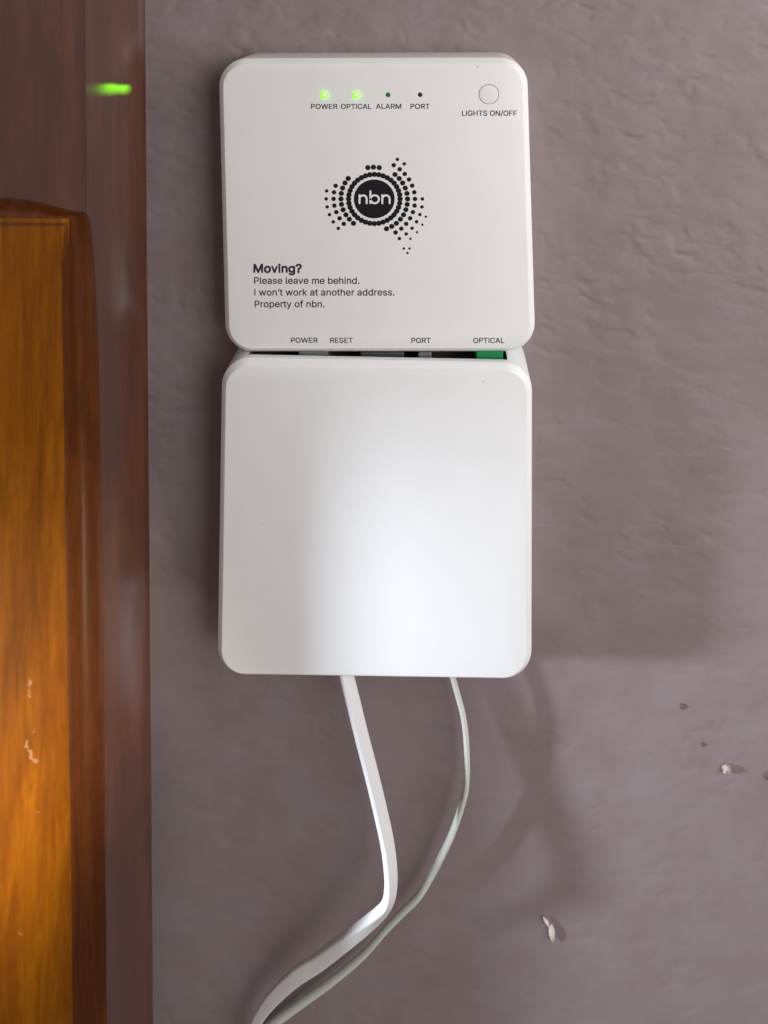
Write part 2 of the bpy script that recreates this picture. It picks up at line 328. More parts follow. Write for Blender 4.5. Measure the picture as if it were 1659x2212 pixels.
GLYPHS = {'.':(188,[[(108,-4,95,-4,83,-4),(72,0,63,9,54,18),(50,28,50,41,50,54),(54,65,63,73,72,82),(83,87,95,87,108,87),(119,82,128,73,137,65),(141,54,141,41,141,28),(137,18,128,9,119,0)]]),'/':(249,[[(216,533,235,533,180,330),(126,127,71,-76,52,-76),(33,-76,14,-76,69,127),(124,330,178,533,197,533)]]),'?':(358,[[(153,152,132,152,132,154),(132,157,132,159,132,190),(135,213,141,230,147,246),(156,259,168,269,179,279),(193,288,209,298,224,308),(237,320,247,334,257,348),(262,365,262,384,262,400),(258,413,250,425,243,437),(233,446,220,452,208,458),(193,462,178,462,163,462),(150,459,137,453,124,447),(114,438,106,425,98,413),(93,397,92,378,70,378),(49,378,27,378,28,407),(35,432,49,452,63,473),(80,489,103,499,125,510),(150,516,178,516,207,516),(233,510,255,498,277,487),(294,471,306,451,318,431),(324,408,324,382,324,354),(318,331,306,311,294,292),(277,275,254,261,240,252),(228,243,219,235,210,227),(204,217,200,205,196,194),(194,178,194,158,194,156),(194,154,194,152,173,152)],[(176,-4,164,-4,151,-4),(140,0,131,9,123,18),(118,28,118,41,118,53),(123,64,131,73,140,82),(151,86,164,86,176,86),(187,82,196,73,205,64),(209,53,209,41,209,28),(205,18,196,9,187,0)]]),'A':(480,[[(39,0,16,0,78,170),(140,339,201,509,226,509),(251,509,276,509,338,339),(401,170,463,0,440,0),(418,0,395,0,359,101),(323,202,287,302,281,321),(273,344,264,372,255,400),(245,435,232,478,236,478),(241,478,245,478,233,435),(222,399,213,371,204,343),(196,320,191,302,155,202),(120,101,85,0,62,0)],[(197,142,110,142,110,161),(110,180,110,199,197,199),(283,199,370,199,370,180),(370,161,370,142,283,142)]]),'C':(510,[[(293,-7,267,-7,223,-7),(184,4,150,25,116,46),(89,76,70,115,50,154),(40,201,40,254,40,308),(50,354,70,393,89,432),(116,462,150,484,184,505),(223,516,267,516,293,516),(317,512,340,504,363,497),(384,486,402,471,420,457),(436,439,448,418,460,398),(468,374,473,348,451,348),(430,348,408,348,404,366),(398,381,389,395,381,408),(370,419,357,428,345,438),(331,444,315,449,300,454),(284,456,267,456,236,456),(208,448,184,432,159,417),(139,394,125,364,111,334),(103,297,103,254,103,211),(111,175,125,145,140,115),(159,92,184,76,209,61),(236,53,267,53,284,53),(300,55,315,60,331,65),(345,71,357,81,370,90),(381,101,389,114,398,128),(404,143,408,160,430,160),(451,160,473,160,469,135),(460,111,448,91,436,70),(421,52,402,38,384,23),(363,12,341,5,318,-3)]]),'E':(419,[[(165,0,60,0,60,170),(60,339,60,509,164,509),(268,509,372,509,372,490),(372,471,372,452,290,452),(207,452,125,452,125,396),(125,341,125,286,202,286),(278,286,355,286,355,267),(355,248,355,229,278,229),(202,229,125,229,125,172),(125,114,125,57,208,57),(292,57,375,57,375,38),(375,19,375,0,270,0)]]),'F':(410,[[(82,0,60,0,60,170),(60,339,60,509,163,509),(266,509,369,509,369,490),(369,471,369,452,288,452),(206,452,125,452,125,394),(125,336,125,278,198,278),(272,278,346,278,346,259),(346,240,346,221,272,221),(198,221,125,221,125,147),(125,74,125,0,103,0)]]),'G':(520,[[(309,-7,269,-7,223,-7),(184,4,149,25,115,46),(88,77,69,116,50,155),(40,201,40,254,40,308),(50,354,69,393,88,432),(115,462,149,484,183,505),(221,516,265,516,292,516),(317,512,340,504,364,496),(385,484,403,469,422,454),(437,437,449,416,461,396),(470,373,474,349,452,349),(430,349,408,349,403,365),(396,380,387,393,379,406),(368,417,356,427,344,436),(330,444,315,448,300,453),(283,456,265,456,235,456),(208,448,183,432,159,417),(139,394,125,364,111,334),(103,297,103,254,103,211),(111,175,125,145,140,115),(159,92,184,76,209,61),(237,53,269,53,297,53),(323,59,345,71,367,83),(384,101,396,123,409,146),(415,172,415,202,421,201),(428,200,434,199,384,199),(333,199,283,199,283,218),(283,237,283,256,348,256),(413,256,478,256,478,237),(478,219,478,200,478,158),(469,122,451,91,433,60),(408,36,377,19,345,2)]]),'H':(517,[[(82,0,60,0,60,170),(60,339,60,509,82,509),(103,509,125,509,125,435),(125,362,125,289,214,289),(303,289,392,289,392,362),(392,435,392,509,414,509),(435,509,457,509,457,339),(457,170,457,0,435,0),(414,0,392,0,392,77),(392,155,392,232,303,232),(214,232,125,232,125,155),(125,77,125,0,103,0)]]),'I':(300,[[(111,0,31,0,31,19),(31,38,31,57,60,57),(89,57,118,57,118,189),(118,320,118,452,89,452),(60,452,31,452,31,471),(31,490,31,509,111,509),(190,509,269,509,269,490),(269,471,269,452,240,452),(212,452,183,452,183,320),(183,189,183,57,212,57),(240,57,269,57,269,38),(269,19,269,0,190,0)]]),'L':(393,[[(160,0,60,0,60,170),(60,339,60,509,82,509),(103,509,125,509,125,358),(125,208,125,57,203,57),(282,57,361,57,361,38),(361,19,361,0,261,0)]]),'M':(628,[[(81,0,60,0,60,170),(60,339,60,509,91,509),(121,509,152,509,193,402),(235,294,277,187,280,180),(284,170,287,159,291,148),(295,136,299,123,303,110),(307,97,311,84,315,71),(319,59,322,49,317,49),(312,49,307,49,310,59),(314,70,318,83,322,95),(326,108,330,121,334,134),(338,147,342,158,346,170),(349,179,352,187,394,294),(435,402,476,509,507,509),(537,509,568,509,568,339),(568,170,568,0,547,0),(525,0,504,0,504,97),(504,194,504,291,504,302),(504,314,504,327,505,340),(505,354,505,369,505,383),(506,398,506,413,506,428),(507,443,507,457,509,457),(511,457,513,457,508,441),(503,426,498,409,492,393),(487,378,482,363,477,348),(472,334,467,322,463,309),(459,299,456,291,418,194),(380,97,342,0,323,0),(305,0,286,0,248,97),(209,194,170,291,167,299),(163,309,159,321,155,333),(150,346,145,361,140,376),(135,391,129,408,124,424),(118,441,112,457,114,457),(117,457,119,457,119,444),(120,431,120,416,120,401),(121,387,121,372,121,357),(121,342,122,328,122,315),(122,302,122,291,122,194),(122,97,122,0,101,0)]]),'N':(523,[[(82,0,60,0,60,170),(60,339,60,509,85,509),(111,509,136,509,205,400),(274,291,343,183,349,174),(355,164,363,151,370,138),(379,123,388,107,396,90),(405,73,414,55,411,55),(408,54,405,54,403,72),(401,90,401,108,400,126),(399,142,399,157,399,172),(399,185,399,195,399,300),(399,404,399,509,420,509),(442,509,463,509,463,339),(463,170,463,0,438,0),(412,0,387,0,325,97),(264,193,202,290,194,303),(186,316,177,331,169,345),(159,362,148,381,137,400),(123,424,108,452,111,453),(115,453,119,454,120,428),(121,405,122,384,123,362),(124,344,124,328,125,312),(125,300,125,291,125,194),(125,97,125,0,103,0)]]),'O':(533,[[(311,-7,267,-7,223,-7),(184,4,150,25,116,46),(90,76,70,115,50,154),(40,201,40,254,40,308),(50,354,70,393,90,432),(116,462,150,484,184,505),(223,516,267,516,311,516),(350,505,384,484,418,462),(444,432,464,393,483,354),(493,308,493,254,493,201),(483,154,464,115,444,76),(418,46,384,25,350,4)],[(236,53,267,53,297,53),(325,61,349,76,374,91),(394,114,408,144,423,174),(430,211,430,254,430,298),(423,335,408,365,394,395),(374,417,349,433,325,448),(297,456,267,456,236,456),(209,448,184,433,159,417),(140,394,125,364,111,334),(103,297,103,254,103,211),(111,174,125,144,140,114),(159,92,184,76,209,61)]]),'P':(445,[[(82,0,60,0,60,170),(60,339,60,509,118,509),(177,509,235,509,274,509),(307,502,332,487,358,473),(377,454,390,430,402,405),(409,378,409,348,409,317),(402,290,390,265,377,241),(358,222,332,207,307,193),(274,186,235,186,193,186),(151,186,109,186,109,205),(109,224,109,242,150,242),(191,242,233,242,259,242),(281,247,297,256,313,265),(325,278,333,294,341,310),(344,328,344,348,344,368),(341,386,333,402,325,417),(313,430,297,439,280,448),(259,452,232,452,196,452),(160,452,125,452,125,301),(125,151,125,0,103,0)]]),'R':(449,[[(82,0,60,0,60,170),(60,339,60,509,119,509),(177,509,236,509,275,509),(307,502,333,489,359,475),(378,457,390,433,403,410),(409,382,409,352,409,321),(403,295,390,271,378,248),(359,230,333,217,307,204),(275,198,236,198,189,198),(143,198,96,198,96,217),(96,236,96,255,142,255),(188,255,234,255,260,255),(281,259,298,267,314,275),(326,286,334,300,341,315),(345,332,345,352,345,372),(341,390,334,405,326,420),(314,431,298,440,281,448),(259,452,233,452,197,452),(161,452,125,452,125,301),(125,151,125,0,103,0)],[(378,0,353,0,312,76),(271,153,230,229,254,229),(279,229,303,229,344,153),(386,76,428,0,403,0)]]),'S':(447,[[(263,-9,224,-9,187,-9),(155,-3,128,9,100,21),(79,38,64,60,49,82),(40,107,38,137,60,137),(82,137,104,137,106,117),(112,101,123,88,134,75),(149,65,166,59,184,52),(203,49,224,49,247,49),(268,53,286,60,304,68),(319,78,329,92,340,105),(346,121,346,139,346,155),(341,169,332,179,323,189),(311,198,296,205,281,211),(264,217,245,222,224,228),(204,234,184,239,142,251),(109,268,86,289,63,311),(52,339,52,372,52,401),(60,426,75,448,90,469),(111,486,138,498,164,510),(194,516,227,516,261,516),(290,510,316,498,342,486),(362,469,377,449,392,428),(400,404,401,378,380,378),(358,378,337,378,335,403),(323,423,302,437,281,451),(256,459,225,459,203,459),(184,455,167,448,151,441),(138,431,129,418,120,406),(115,391,115,376,115,358),(120,344,131,334,142,323),(154,314,169,308,184,302),(199,297,212,293,230,289),(247,284,264,279,279,275),(295,270,312,264,328,257),(344,248,359,238,373,227),(385,214,395,198,404,181),(408,162,408,139,408,111),(401,86,386,64,372,41),(351,24,323,11,296,-2)]]),'T':(449,[[(85,452,32,452,32,471),(32,490,32,509,160,509),(288,509,417,509,417,490),(417,471,417,452,363,452),(310,452,257,452,257,301),(257,151,257,0,235,0),(214,0,193,0,193,151),(193,301,193,452,139,452)]]),'W':(686,[[(180,0,155,0,109,170),(63,339,16,509,38,509),(60,509,82,509,109,404),(136,300,163,196,168,179),(172,163,175,145,179,128),(183,111,187,94,190,76),(194,58,197,40,194,40),(192,40,189,40,193,58),(196,76,200,94,203,111),(207,128,211,145,215,163),(220,179,224,196,251,300),(279,404,306,509,331,509),(355,509,380,509,407,404),(434,300,462,196,466,179),(470,163,474,145,478,128),(482,111,486,94,490,76),(494,58,497,40,494,40),(491,40,488,40,492,58),(495,76,499,94,502,111),(506,128,510,145,515,163),(519,179,523,196,550,300),(576,404,603,509,625,509),(647,509,670,509,623,339),(577,170,530,0,505,0),(480,0,455,0,426,108),(397,215,368,323,362,344),(357,367,351,391,346,416),(341,444,336,475,341,475),(345,475,350,475,345,445),(340,419,335,395,330,371),(324,347,318,323,289,215),(260,108,230,0,205,0)]]),'a':(389,[[(182,-9,160,-9,136,-9),(114,-4,94,5,75,14),(59,27,48,45,36,62),(30,83,30,108,30,130),(35,147,43,161,52,175),(63,185,78,193,92,201),(108,207,125,211,143,215),(160,218,178,220,201,223),(219,225,234,227,248,228),(258,231,265,235,272,239),(276,245,276,255,276,255),(276,256,276,257,276,272),(273,286,267,297,261,308),(252,316,240,322,228,328),(213,331,196,331,178,331),(162,328,149,322,136,317),(126,309,118,301,110,292),(104,283,100,274,80,280),(61,285,41,291,50,314),(62,332,79,346,95,360),(113,369,133,375,153,381),(173,384,194,384,208,384),(223,383,239,379,255,376),(271,370,286,360,301,351),(313,338,322,320,332,303),(337,280,337,251,337,168),(337,84,337,0,317,0),(297,0,277,0,277,17),(277,35,277,52,275,52),(274,52,272,52,268,43),(261,34,252,25,243,15),(230,7,215,1,200,-5)],[(155,45,170,45,193,45),(212,50,228,59,243,68),(255,79,263,93,271,107),(276,122,276,138,276,155),(276,173,276,190,273,187),(268,184,259,182,251,180),(242,178,231,176,221,174),(210,172,200,171,190,170),(182,169,175,168,161,166),(147,163,134,159,121,154),(111,148,103,139,96,131),(92,119,92,105,92,92),(95,81,102,72,109,63),(118,57,130,52,142,48)]]),'b':(424,[[(261,-8,229,-8,206,-8),(187,-4,172,4,158,12),(146,21,138,31,129,42),(123,51,118,59,116,59),(114,59,112,59,112,39),(112,20,112,0,92,0),(72,0,53,0,53,170),(53,339,53,509,73,509),(93,509,114,509,114,446),(114,382,114,319,115,319),(117,319,118,319,123,327),(129,336,137,346,145,356),(157,365,171,373,186,381),(205,384,229,384,261,384),(289,376,313,361,337,345),(356,322,370,293,383,263),(390,229,390,189,390,149),(383,114,370,84,356,55),(337,32,313,16,289,0)],[(197,47,220,47,244,47),(263,53,279,66,295,78),(308,95,316,117,324,138),(328,162,328,189,328,216),(324,240,316,261,308,282),(296,299,280,311,264,324),(244,330,220,330,197,330),(177,324,161,312,145,300),(133,284,125,263,117,242),(113,217,113,189,113,161),(117,136,125,115,133,94),(146,77,162,65,178,53)]]),'d':(424,[[(219,-8,195,-8,164,-8),(136,0,111,16,87,32),(68,55,55,84,41,114),(34,149,34,189,34,229),(41,263,55,293,69,322),(88,345,112,361,136,376),(164,384,196,384,219,384),(238,381,253,373,268,365),(279,356,287,346,296,336),(302,327,306,319,308,319),(309,319,311,319,311,382),(311,446,311,509,331,509),(351,509,372,509,372,339),(372,170,372,0,352,0),(332,0,313,0,313,20),(313,39,313,59,311,59),(309,59,307,59,302,51),(295,42,287,31,278,21),(267,12,252,4,238,-4)],[(181,47,205,47,227,47),(247,53,263,65,279,77),(291,94,299,115,308,136),(312,161,312,189,312,217),(308,242,300,263,292,284),(279,300,263,312,247,324),(228,330,205,330,181,330),(161,324,145,311,129,299),(116,282,108,261,100,240),(96,216,96,189,96,162),(100,138,109,117,117,95),(129,78,145,66,161,53)]]),'e':(404,[[(238,-8,212,-8,175,-8),(143,0,117,16,90,33),(70,56,56,85,41,114),(34,148,34,187,34,226),(41,260,55,290,69,319),(89,343,115,359,141,376),(171,384,205,384,226,384),(246,381,266,374,285,367),(303,356,319,341,335,326),(348,306,357,282,366,258),(371,228,371,194,371,186),(371,178,371,169,272,169),(174,169,75,169,75,187),(75,204,75,221,163,221),(250,221,338,221,329,215),(319,208,310,202,310,227),(306,249,298,269,290,288),(278,303,263,314,247,325),(228,330,205,330,182,330),(163,325,146,313,130,302),(118,288,109,270,100,251),(96,232,96,211,96,200),(96,189,96,178,96,150),(101,126,110,106,120,87),(134,72,151,61,168,51),(189,46,212,46,228,46),(241,48,254,53,266,57),(277,64,285,73,294,82),(301,93,306,105,325,101),(345,96,365,91,359,71),(349,54,335,39,321,24),(303,13,283,4,262,-4)]]),'f':(254,[[(154,379,228,379,228,362),(228,344,228,327,154,327),(80,327,6,327,6,344),(6,362,6,379,80,379)],[(101,0,81,0,81,144),(81,288,81,432,81,453),(86,471,96,486,106,500),(119,511,135,519,152,526),(169,530,187,530,201,530),(213,529,222,527,232,525),(238,523,243,521,238,503),(233,486,227,468,224,470),(220,471,215,472,210,473),(203,474,195,474,176,474),(163,469,154,460,146,451),(142,437,142,419,142,279),(142,140,142,0,121,0)]]),'g':(425,[[(238,-151,207,-151,179,-151),(155,-147,134,-140,113,-132),(96,-123,82,-110,69,-98),(58,-84,51,-69,67,-60),(84,-50,101,-41,107,-49),(113,-57,122,-66,130,-75),(141,-82,154,-88,168,-94),(186,-97,207,-97,238,-97),(263,-90,282,-75,302,-60),(311,-37,311,-6,311,19),(311,44,311,68,310,68),(308,68,306,68,301,60),(295,51,287,41,278,32),(267,23,252,16,238,8),(219,5,195,5,164,5),(137,12,113,27,88,41),(69,62,55,90,41,118),(34,152,34,191,34,230),(41,264,55,293,69,322),(88,345,112,361,137,376),(165,384,196,384,220,384),(239,381,253,373,268,365),(280,356,288,346,297,336),(303,327,308,319,309,319),(311,319,313,319,313,339),(313,359,313,379,333,379),(353,379,372,379,372,250),(372,121,372,-9,372,-42),(365,-69,350,-90,335,-111),(316,-126,291,-136,266,-146)],[(181,59,205,59,228,59),(248,64,264,75,280,86),(292,101,300,121,308,141),(312,165,312,193,312,220),(308,243,300,264,292,284),(280,301,264,312,248,324),(228,330,205,330,181,330),(161,324,145,312,129,299),(117,283,109,262,100,242),(96,219,96,193,96,166),(100,143,109,123,117,103),(129,87,145,76,162,65)]]),'h':(410,[[(114,249,114,227,114,151),(114,76,114,0,93,0),(73,0,53,0,53,170),(53,339,53,509,73,509),(93,509,114,509,114,435),(114,361,114,287,110,287),(106,287,102,287,114,322),(131,347,152,362,174,377),(199,384,227,384,253,384),(276,379,295,369,315,358),(330,342,341,321,352,299),(357,273,357,240,357,160),(357,80,357,0,337,0),(316,0,296,0,296,78),(296,157,296,235,296,265),(288,288,273,304,258,321),(237,329,210,329,192,329),(175,325,161,317,146,309),(135,298,126,283,118,267)]]),'i':(167,[[(73,0,53,0,53,126),(53,253,53,379,73,379),(93,379,114,379,114,253),(114,126,114,0,93,0)],[(95,443,84,443,72,443),(62,447,54,455,45,462),(41,472,41,483,41,494),(45,504,54,512,62,520),(72,524,84,524,95,524),(106,520,114,512,122,504),(126,494,126,483,126,472),(122,462,114,455,106,447)]]),'k':(381,[[(132,158,110,137,110,162),(110,187,110,212,113,212),(117,212,121,212,175,268),(230,323,284,379,310,379),(335,379,360,379,301,319),(243,259,184,199,182,199),(179,199,177,199,155,178)],[(73,0,53,0,53,170),(53,339,53,509,73,509),(93,509,114,509,114,339),(114,170,114,0,93,0)],[(320,0,294,0,245,62),(197,124,148,186,162,200),(177,214,191,229,252,152),(312,76,372,0,346,0)]]),'l':(189,[[(147,-2,139,-2,110,-2),(88,5,74,20,60,35),(53,57,53,84,53,226),(53,367,53,509,73,509),(93,509,114,509,114,372),(114,235,114,99,114,81),(116,69,120,62,125,55),(133,52,146,52,152,52),(157,52,160,53,164,53),(167,54,170,54,173,37),(177,20,181,3,175,1),(169,0,162,-1,154,-2)]]),'m':(610,[[(73,0,53,0,53,126),(53,253,53,379,72,379),(92,379,112,379,112,351),(112,323,112,295,111,295),(109,295,108,295,113,316),(121,332,132,346,144,359),(157,369,172,376,187,383),(203,386,219,386,247,386),(270,378,287,361,305,344),(316,322,321,295,318,295),(315,295,312,295,317,313),(325,329,337,343,349,357),(364,367,381,375,398,382),(416,386,437,386,459,386),(479,381,497,372,515,362),(530,348,541,328,551,309),(557,285,557,255,557,170),(557,85,557,0,536,0),(516,0,496,0,496,85),(496,169,496,254,496,281),(488,301,473,313,457,325),(439,330,419,330,402,330),(387,327,374,320,362,313),(352,303,345,290,339,278),(335,263,335,247,335,165),(335,82,335,0,315,0),(295,0,274,0,274,87),(274,173,274,260,274,281),(267,298,253,311,239,324),(221,330,199,330,185,330),(171,327,158,320,144,313),(134,303,126,289,118,276),(114,258,114,238,114,159),(114,79,114,0,93,0)]]),'n':(410,[[(114,249,114,227,114,151),(114,76,114,0,93,0),(73,0,53,0,53,126),(53,253,53,379,72,379),(92,379,112,379,112,349),(112,318,112,287,109,287),(106,287,102,287,114,322),(131,347,152,362,174,377),(199,384,227,384,253,384),(276,379,295,369,314,358),(330,342,341,321,352,299),(357,273,357,240,357,160),(357,80,357,0,337,0),(316,0,296,0,296,78),(296,157,296,235,296,265),(288,288,273,304,258,321),(237,329,210,329,192,329),(175,325,161,317,146,309),(135,298,126,283,118,267)]]),'o':(415,[[(242,-8,207,-8,173,-8),(143,0,117,16,91,33),(71,56,56,85,41,114),(34,149,34,187,34,227),(41,262,56,291,71,321),(91,343,117,360,143,376),(173,384,207,384,242,384),(273,376,299,360,325,343),(345,321,359,291,374,262),(381,227,381,187,381,149),(374,114,359,85,345,56),(325,33,299,16,273,0)],[(182,46,207,46,233,46),(254,53,270,66,287,79),(299,96,307,117,315,139),(319,162,319,187,319,213),(315,236,307,258,299,280),(287,297,270,310,254,323),(233,330,207,330,182,330),(161,323,145,310,129,297),(116,280,108,258,100,237),(96,213,96,187,96,162),(100,139,108,117,116,96),(129,79,145,66,161,53)]]),'p':(424,[[(73,-143,53,-143,53,31),(53,205,53,379,72,379),(92,379,112,379,112,359),(112,339,112,319,114,319),(116,319,118,319,123,327),(129,336,137,346,145,356),(157,365,171,373,186,381),(205,384,229,384,261,384),(289,376,313,361,337,345),(356,322,370,293,383,263),(390,229,390,189,390,149),(383,114,370,84,356,55),(337,32,313,16,289,0),(261,-8,229,-8,206,-8),(187,-4,173,4,158,12),(146,21,138,31,130,42),(123,51,118,59,117,59),(115,59,114,59,114,-8),(114,-76,114,-143,93,-143)],[(197,47,220,47,244,47),(263,53,279,66,295,78),(308,95,316,117,324,138),(328,162,328,189,328,216),(324,240,316,261,308,282),(296,299,280,311,264,324),(244,330,220,330,197,330),(177,324,161,312,145,300),(133,284,125,263,117,242),(113,217,113,189,113,161),(117,136,125,115,133,94),(146,77,162,65,178,53)]]),'r':(259,[[(73,0,53,0,53,126),(53,253,53,379,72,379),(92,379,112,379,112,360),(112,340,112,321,113,321),(114,321,115,321,122,340),(135,355,152,367,170,379),(190,385,213,385,218,385),(223,385,229,384,235,384),(240,384,243,384,243,363),(243,343,243,322,242,323),(237,323,230,324,223,325),(215,326,207,326,189,326),(173,322,159,315,145,307),(134,297,126,284,118,270),(114,255,114,237,114,158),(114,79,114,0,93,0)]]),'s':(365,[[(211,-8,182,-8,156,-8),(133,-4,112,3,92,11),(75,23,62,38,49,53),(40,72,36,94,55,98),(74,102,94,107,99,86),(109,70,124,60,139,50),(158,45,181,45,208,45),(229,51,244,62,260,74),(268,87,268,103,268,116),(263,127,254,136,245,144),(231,151,212,155,191,160),(170,165,149,170,115,178),(89,191,72,208,55,225),(47,247,47,274,47,296),(53,315,65,332,77,348),(94,361,115,370,136,380),(160,384,187,384,213,384),(235,380,254,372,272,365),(287,353,299,339,310,325),(319,309,324,290,305,286),(287,281,268,277,263,292),(255,304,243,316,230,327),(212,333,187,333,165,333),(146,327,131,317,116,306),(109,293,109,277,109,263),(114,252,124,243,134,235),(150,228,172,223,191,218),(210,214,229,209,264,201),(290,188,306,171,323,154),(331,133,331,107,331,84),(325,64,312,47,300,30),(282,16,260,6,237,-3)]]),'t':(227,[[(138,379,204,379,204,362),(204,344,204,327,138,327),(72,327,6,327,6,344),(6,362,6,379,72,379)],[(65,345,65,471,85,471),(106,471,126,471,126,347),(126,222,126,98,126,81),(129,69,136,61,143,54),(154,50,170,50,174,50),(179,50,185,51,191,52),(197,53,202,54,206,36),(209,19,213,2,207,0),(200,-2,192,-3,184,-4),(176,-4,168,-4,136,-4),(110,4,92,21,74,38),(65,62,65,93,65,219)]]),'v':(389,[[(184,0,163,0,114,126),(66,253,17,379,40,379),(62,379,84,379,111,305),(138,230,165,155,174,132),(181,110,187,87,193,64),(199,42,206,21,198,21),(191,21,184,21,191,42),(197,64,203,87,209,110),(216,132,224,155,251,230),(278,305,305,379,327,379),(349,379,371,379,323,253),(275,126,226,0,205,0)]]),'w':(567,[[(158,0,138,0,99,126),(61,253,23,379,44,379),(66,379,87,379,103,324),(118,269,133,214,140,191),(147,165,154,137,161,108),(168,76,175,41,172,41),(168,41,165,41,172,75),(179,106,186,135,193,163),(199,190,206,214,221,269),(237,324,252,379,273,379),(295,379,316,379,332,324),(347,269,362,214,368,190),(375,164,382,136,388,107),(395,76,402,41,399,41),(395,41,391,41,399,75),(406,107,413,135,420,164),(427,190,434,214,449,269),(465,324,480,379,502,379),(523,379,545,379,506,253),(468,126,429,0,409,0),(389,0,368,0,352,57),(335,114,319,172,314,189),(309,207,305,225,300,243),(295,261,291,280,286,299),(281,318,277,338,281,338),(286,338,291,338,286,319),(281,299,277,280,272,261),(267,243,263,225,258,206),(253,189,248,172,231,114),(215,57,199,0,178,0)]]),'y':(389,[[(51,-140,47,-139,52,-121),(57,-103,61,-86,65,-86),(68,-87,71,-87,83,-90),(94,-91,104,-89,114,-87),(122,-82,130,-74,138,-66),(145,-53,151,-36,155,-24),(159,-13,163,-1,114,126),(66,252,17,379,40,379),(62,379,84,379,111,305),(138,230,165,155,174,132),(181,109,187,87,193,64),(199,42,206,21,198,21),(191,21,184,21,190,42),(196,64,202,87,209,110),(216,132,224,155,251,230),(278,305,305,379,327,379),(349,379,371,379,316,234),(260,88,204,-58,196,-78),(187,-94,177,-107,166,-120),(153,-129,139,-136,125,-142),(109,-145,91,-145,81,-145),(72,-144,65,-143,57,-142)]]),'’':(177,[[(67,318,52,318,62,382),(72,445,82,509,105,509),(128,509,151,509,133,445),(116,382,98,318,83,318)]])}

GLYPHS['I'] = (182, [[(x, y) * 3 for x, y in ((60, 0), (60, 509), (122, 509), (122, 0))]])

def layout(text):
    """closed outlines (dense polylines) of a line of text in font units, baseline at 0"""
    x = 0; loops = []
    for gi, ch in enumerate(text):
        if ch == ' ':
            x += 190; continue
        adv, sps = GLYPHS[ch]
        for sp in sps:
            loops.append([[(a + x, b, c + x, e, g + x, h), gi] for a, b, c, e, g, h in sp])
        x += adv
    return loops

def text_part(name, text, x0, x1, ycap, ybase, d, material, parent, bold=0.0, slope=0.0):
    loops = layout(text)
    xs = [p[0][2] for l in loops for p in l]
    cap = max(p[0][2 + 1] for l in layout('P') for p in l)
    mn, mxx = min(xs), max(xs)
    sx = (x1 - x0) / (mxx - mn); sy = (ybase - ycap) / cap
    k = (DIST - d) / DIST
    def flat(l, steps=5):
        q = [p[0] for p in l]; out = []
        for a, e in zip(q, q[1:] + q[:1]):
            p0, p1, p2, p3 = a[2:4], a[4:6], e[0:2], e[2:4]
            straight = all(abs((p3[0] - p0[0]) * (h[1] - p0[1]) - (p3[1] - p0[1]) * (h[0] - p0[0])) < 40 + 0.5 * (abs(p3[0] - p0[0]) + abs(p3[1] - p0[1])) for h in (p1, p2))
            n = 1 if straight else steps
            for s in range(n):
                t = s / n; m = 1 - t
                c = [m ** 3 * w0 + 3 * m * m * t * w1 + 3 * m * t * t * w2 + t ** 3 * w3 for w0, w1, w2, w3 in zip(p0, p1, p2, p3)]
                out.append(Vector(((c[0] - mn) * sx, c[1] * sy)))
        return out
    groups = {}
    for l in loops: groups.setdefault(l[0][1], []).append(flat(l))
    bmt = bmesh.new()
    for polys in groups.values():
        big = max(polys, key=lambda q: abs(sum(a.x * e.y - e.x * a.y for a, e in zip(q, q[1:] + q[:1]))))
        sgn = 1 if sum(a.x * e.y - e.x * a.y for a, e in zip(big, big[1:] + big[:1])) > 0 else -1
        if bold:
            new = []
            for q in polys:
                o2 = []
                for n in range(len(q)):
                    t1 = (q[n] - q[n - 1]); t2 = (q[(n + 1) % len(q)] - q[n])
                    t = (t1.normalized() if t1.length else t1) + (t2.normalized() if t2.length else t2)
                    t = t.normalized() if t.length > 1e-6 else Vector((0, 0))
                    o2.append(q[n] + Vector((t.y, -t.x)) * bold * sgn)
                new.append(o2)
            polys = new
        verts, edges = [], []
        for q in polys:
            n0 = len(verts); verts += q
            edges += [(n0 + a, n0 + (a + 1) % len(q)) for a in range(len(q))]
        vo, _, fo, *_ = delaunay_2d_cdt(verts, edges, [], 0, 1e-5)
        made = {}
        for f in fo:
            c = sum((vo[a] for a in f), Vector((0, 0))) / len(f); wn = 0
            for q in polys:
                for a, e in zip(q, q[1:] + q[:1]):
                    if (a.y > c.y) != (e.y > c.y) and c.x < (e.x - a.x) * (c.y - a.y) / (e.y - a.y) + a.x:
                        wn += 1 if e.y > a.y else -1
            if wn == 0: continue
            for a in f:
                if a not in made: made[a] = bmt.verts.new(P(x0, ybase, d) + Vector((vo[a].x * k * U, 0, vo[a].y * k * U + slope * vo[a].x * k * U)))
            bmt.faces.new([made[a] for a in f])
    o = link_mesh(name, bmt, material, smooth=False); adopt(o, parent)
    return o

PR = FRONT + 0.25
for t, x0, x1, y0, y1 in (('POWER', 672, 729, 224.6, 235.2), ('OPTICAL', 736.8, 802.2, 224.6, 235.2),
                          ('ALARM', 812.2, 866.8, 224.4, 235.0), ('PORT', 887, 928.2, 224.4, 235.0),
                          ('LIGHTS ON/OFF', 998.2, 1116.5, 239.0, 250.0)):
    text_part('light_caption' if t[0] != 'L' else 'button_caption', t, x0, x1, y0, y1, PR, M_INK, box, 0.30)
for t, x0, x1, y0, y1 in (('POWER', 628.8, 686, 729.7, 740.2), ('RESET', 713.3, 762.2, 729.8, 740.3),
                          ('PORT', 889, 930.3, 730.0, 740.8), ('OPTICAL', 1022.6, 1089.1, 730.0, 740.8)):
    text_part('port_caption', t, x0, x1, y0, y1, PR, M_INK, box, 0.30)
text_part('notice_heading', 'Moving?', 548.2, 651, 570.9, 588.6, PR, M_INK, box, 1.15)
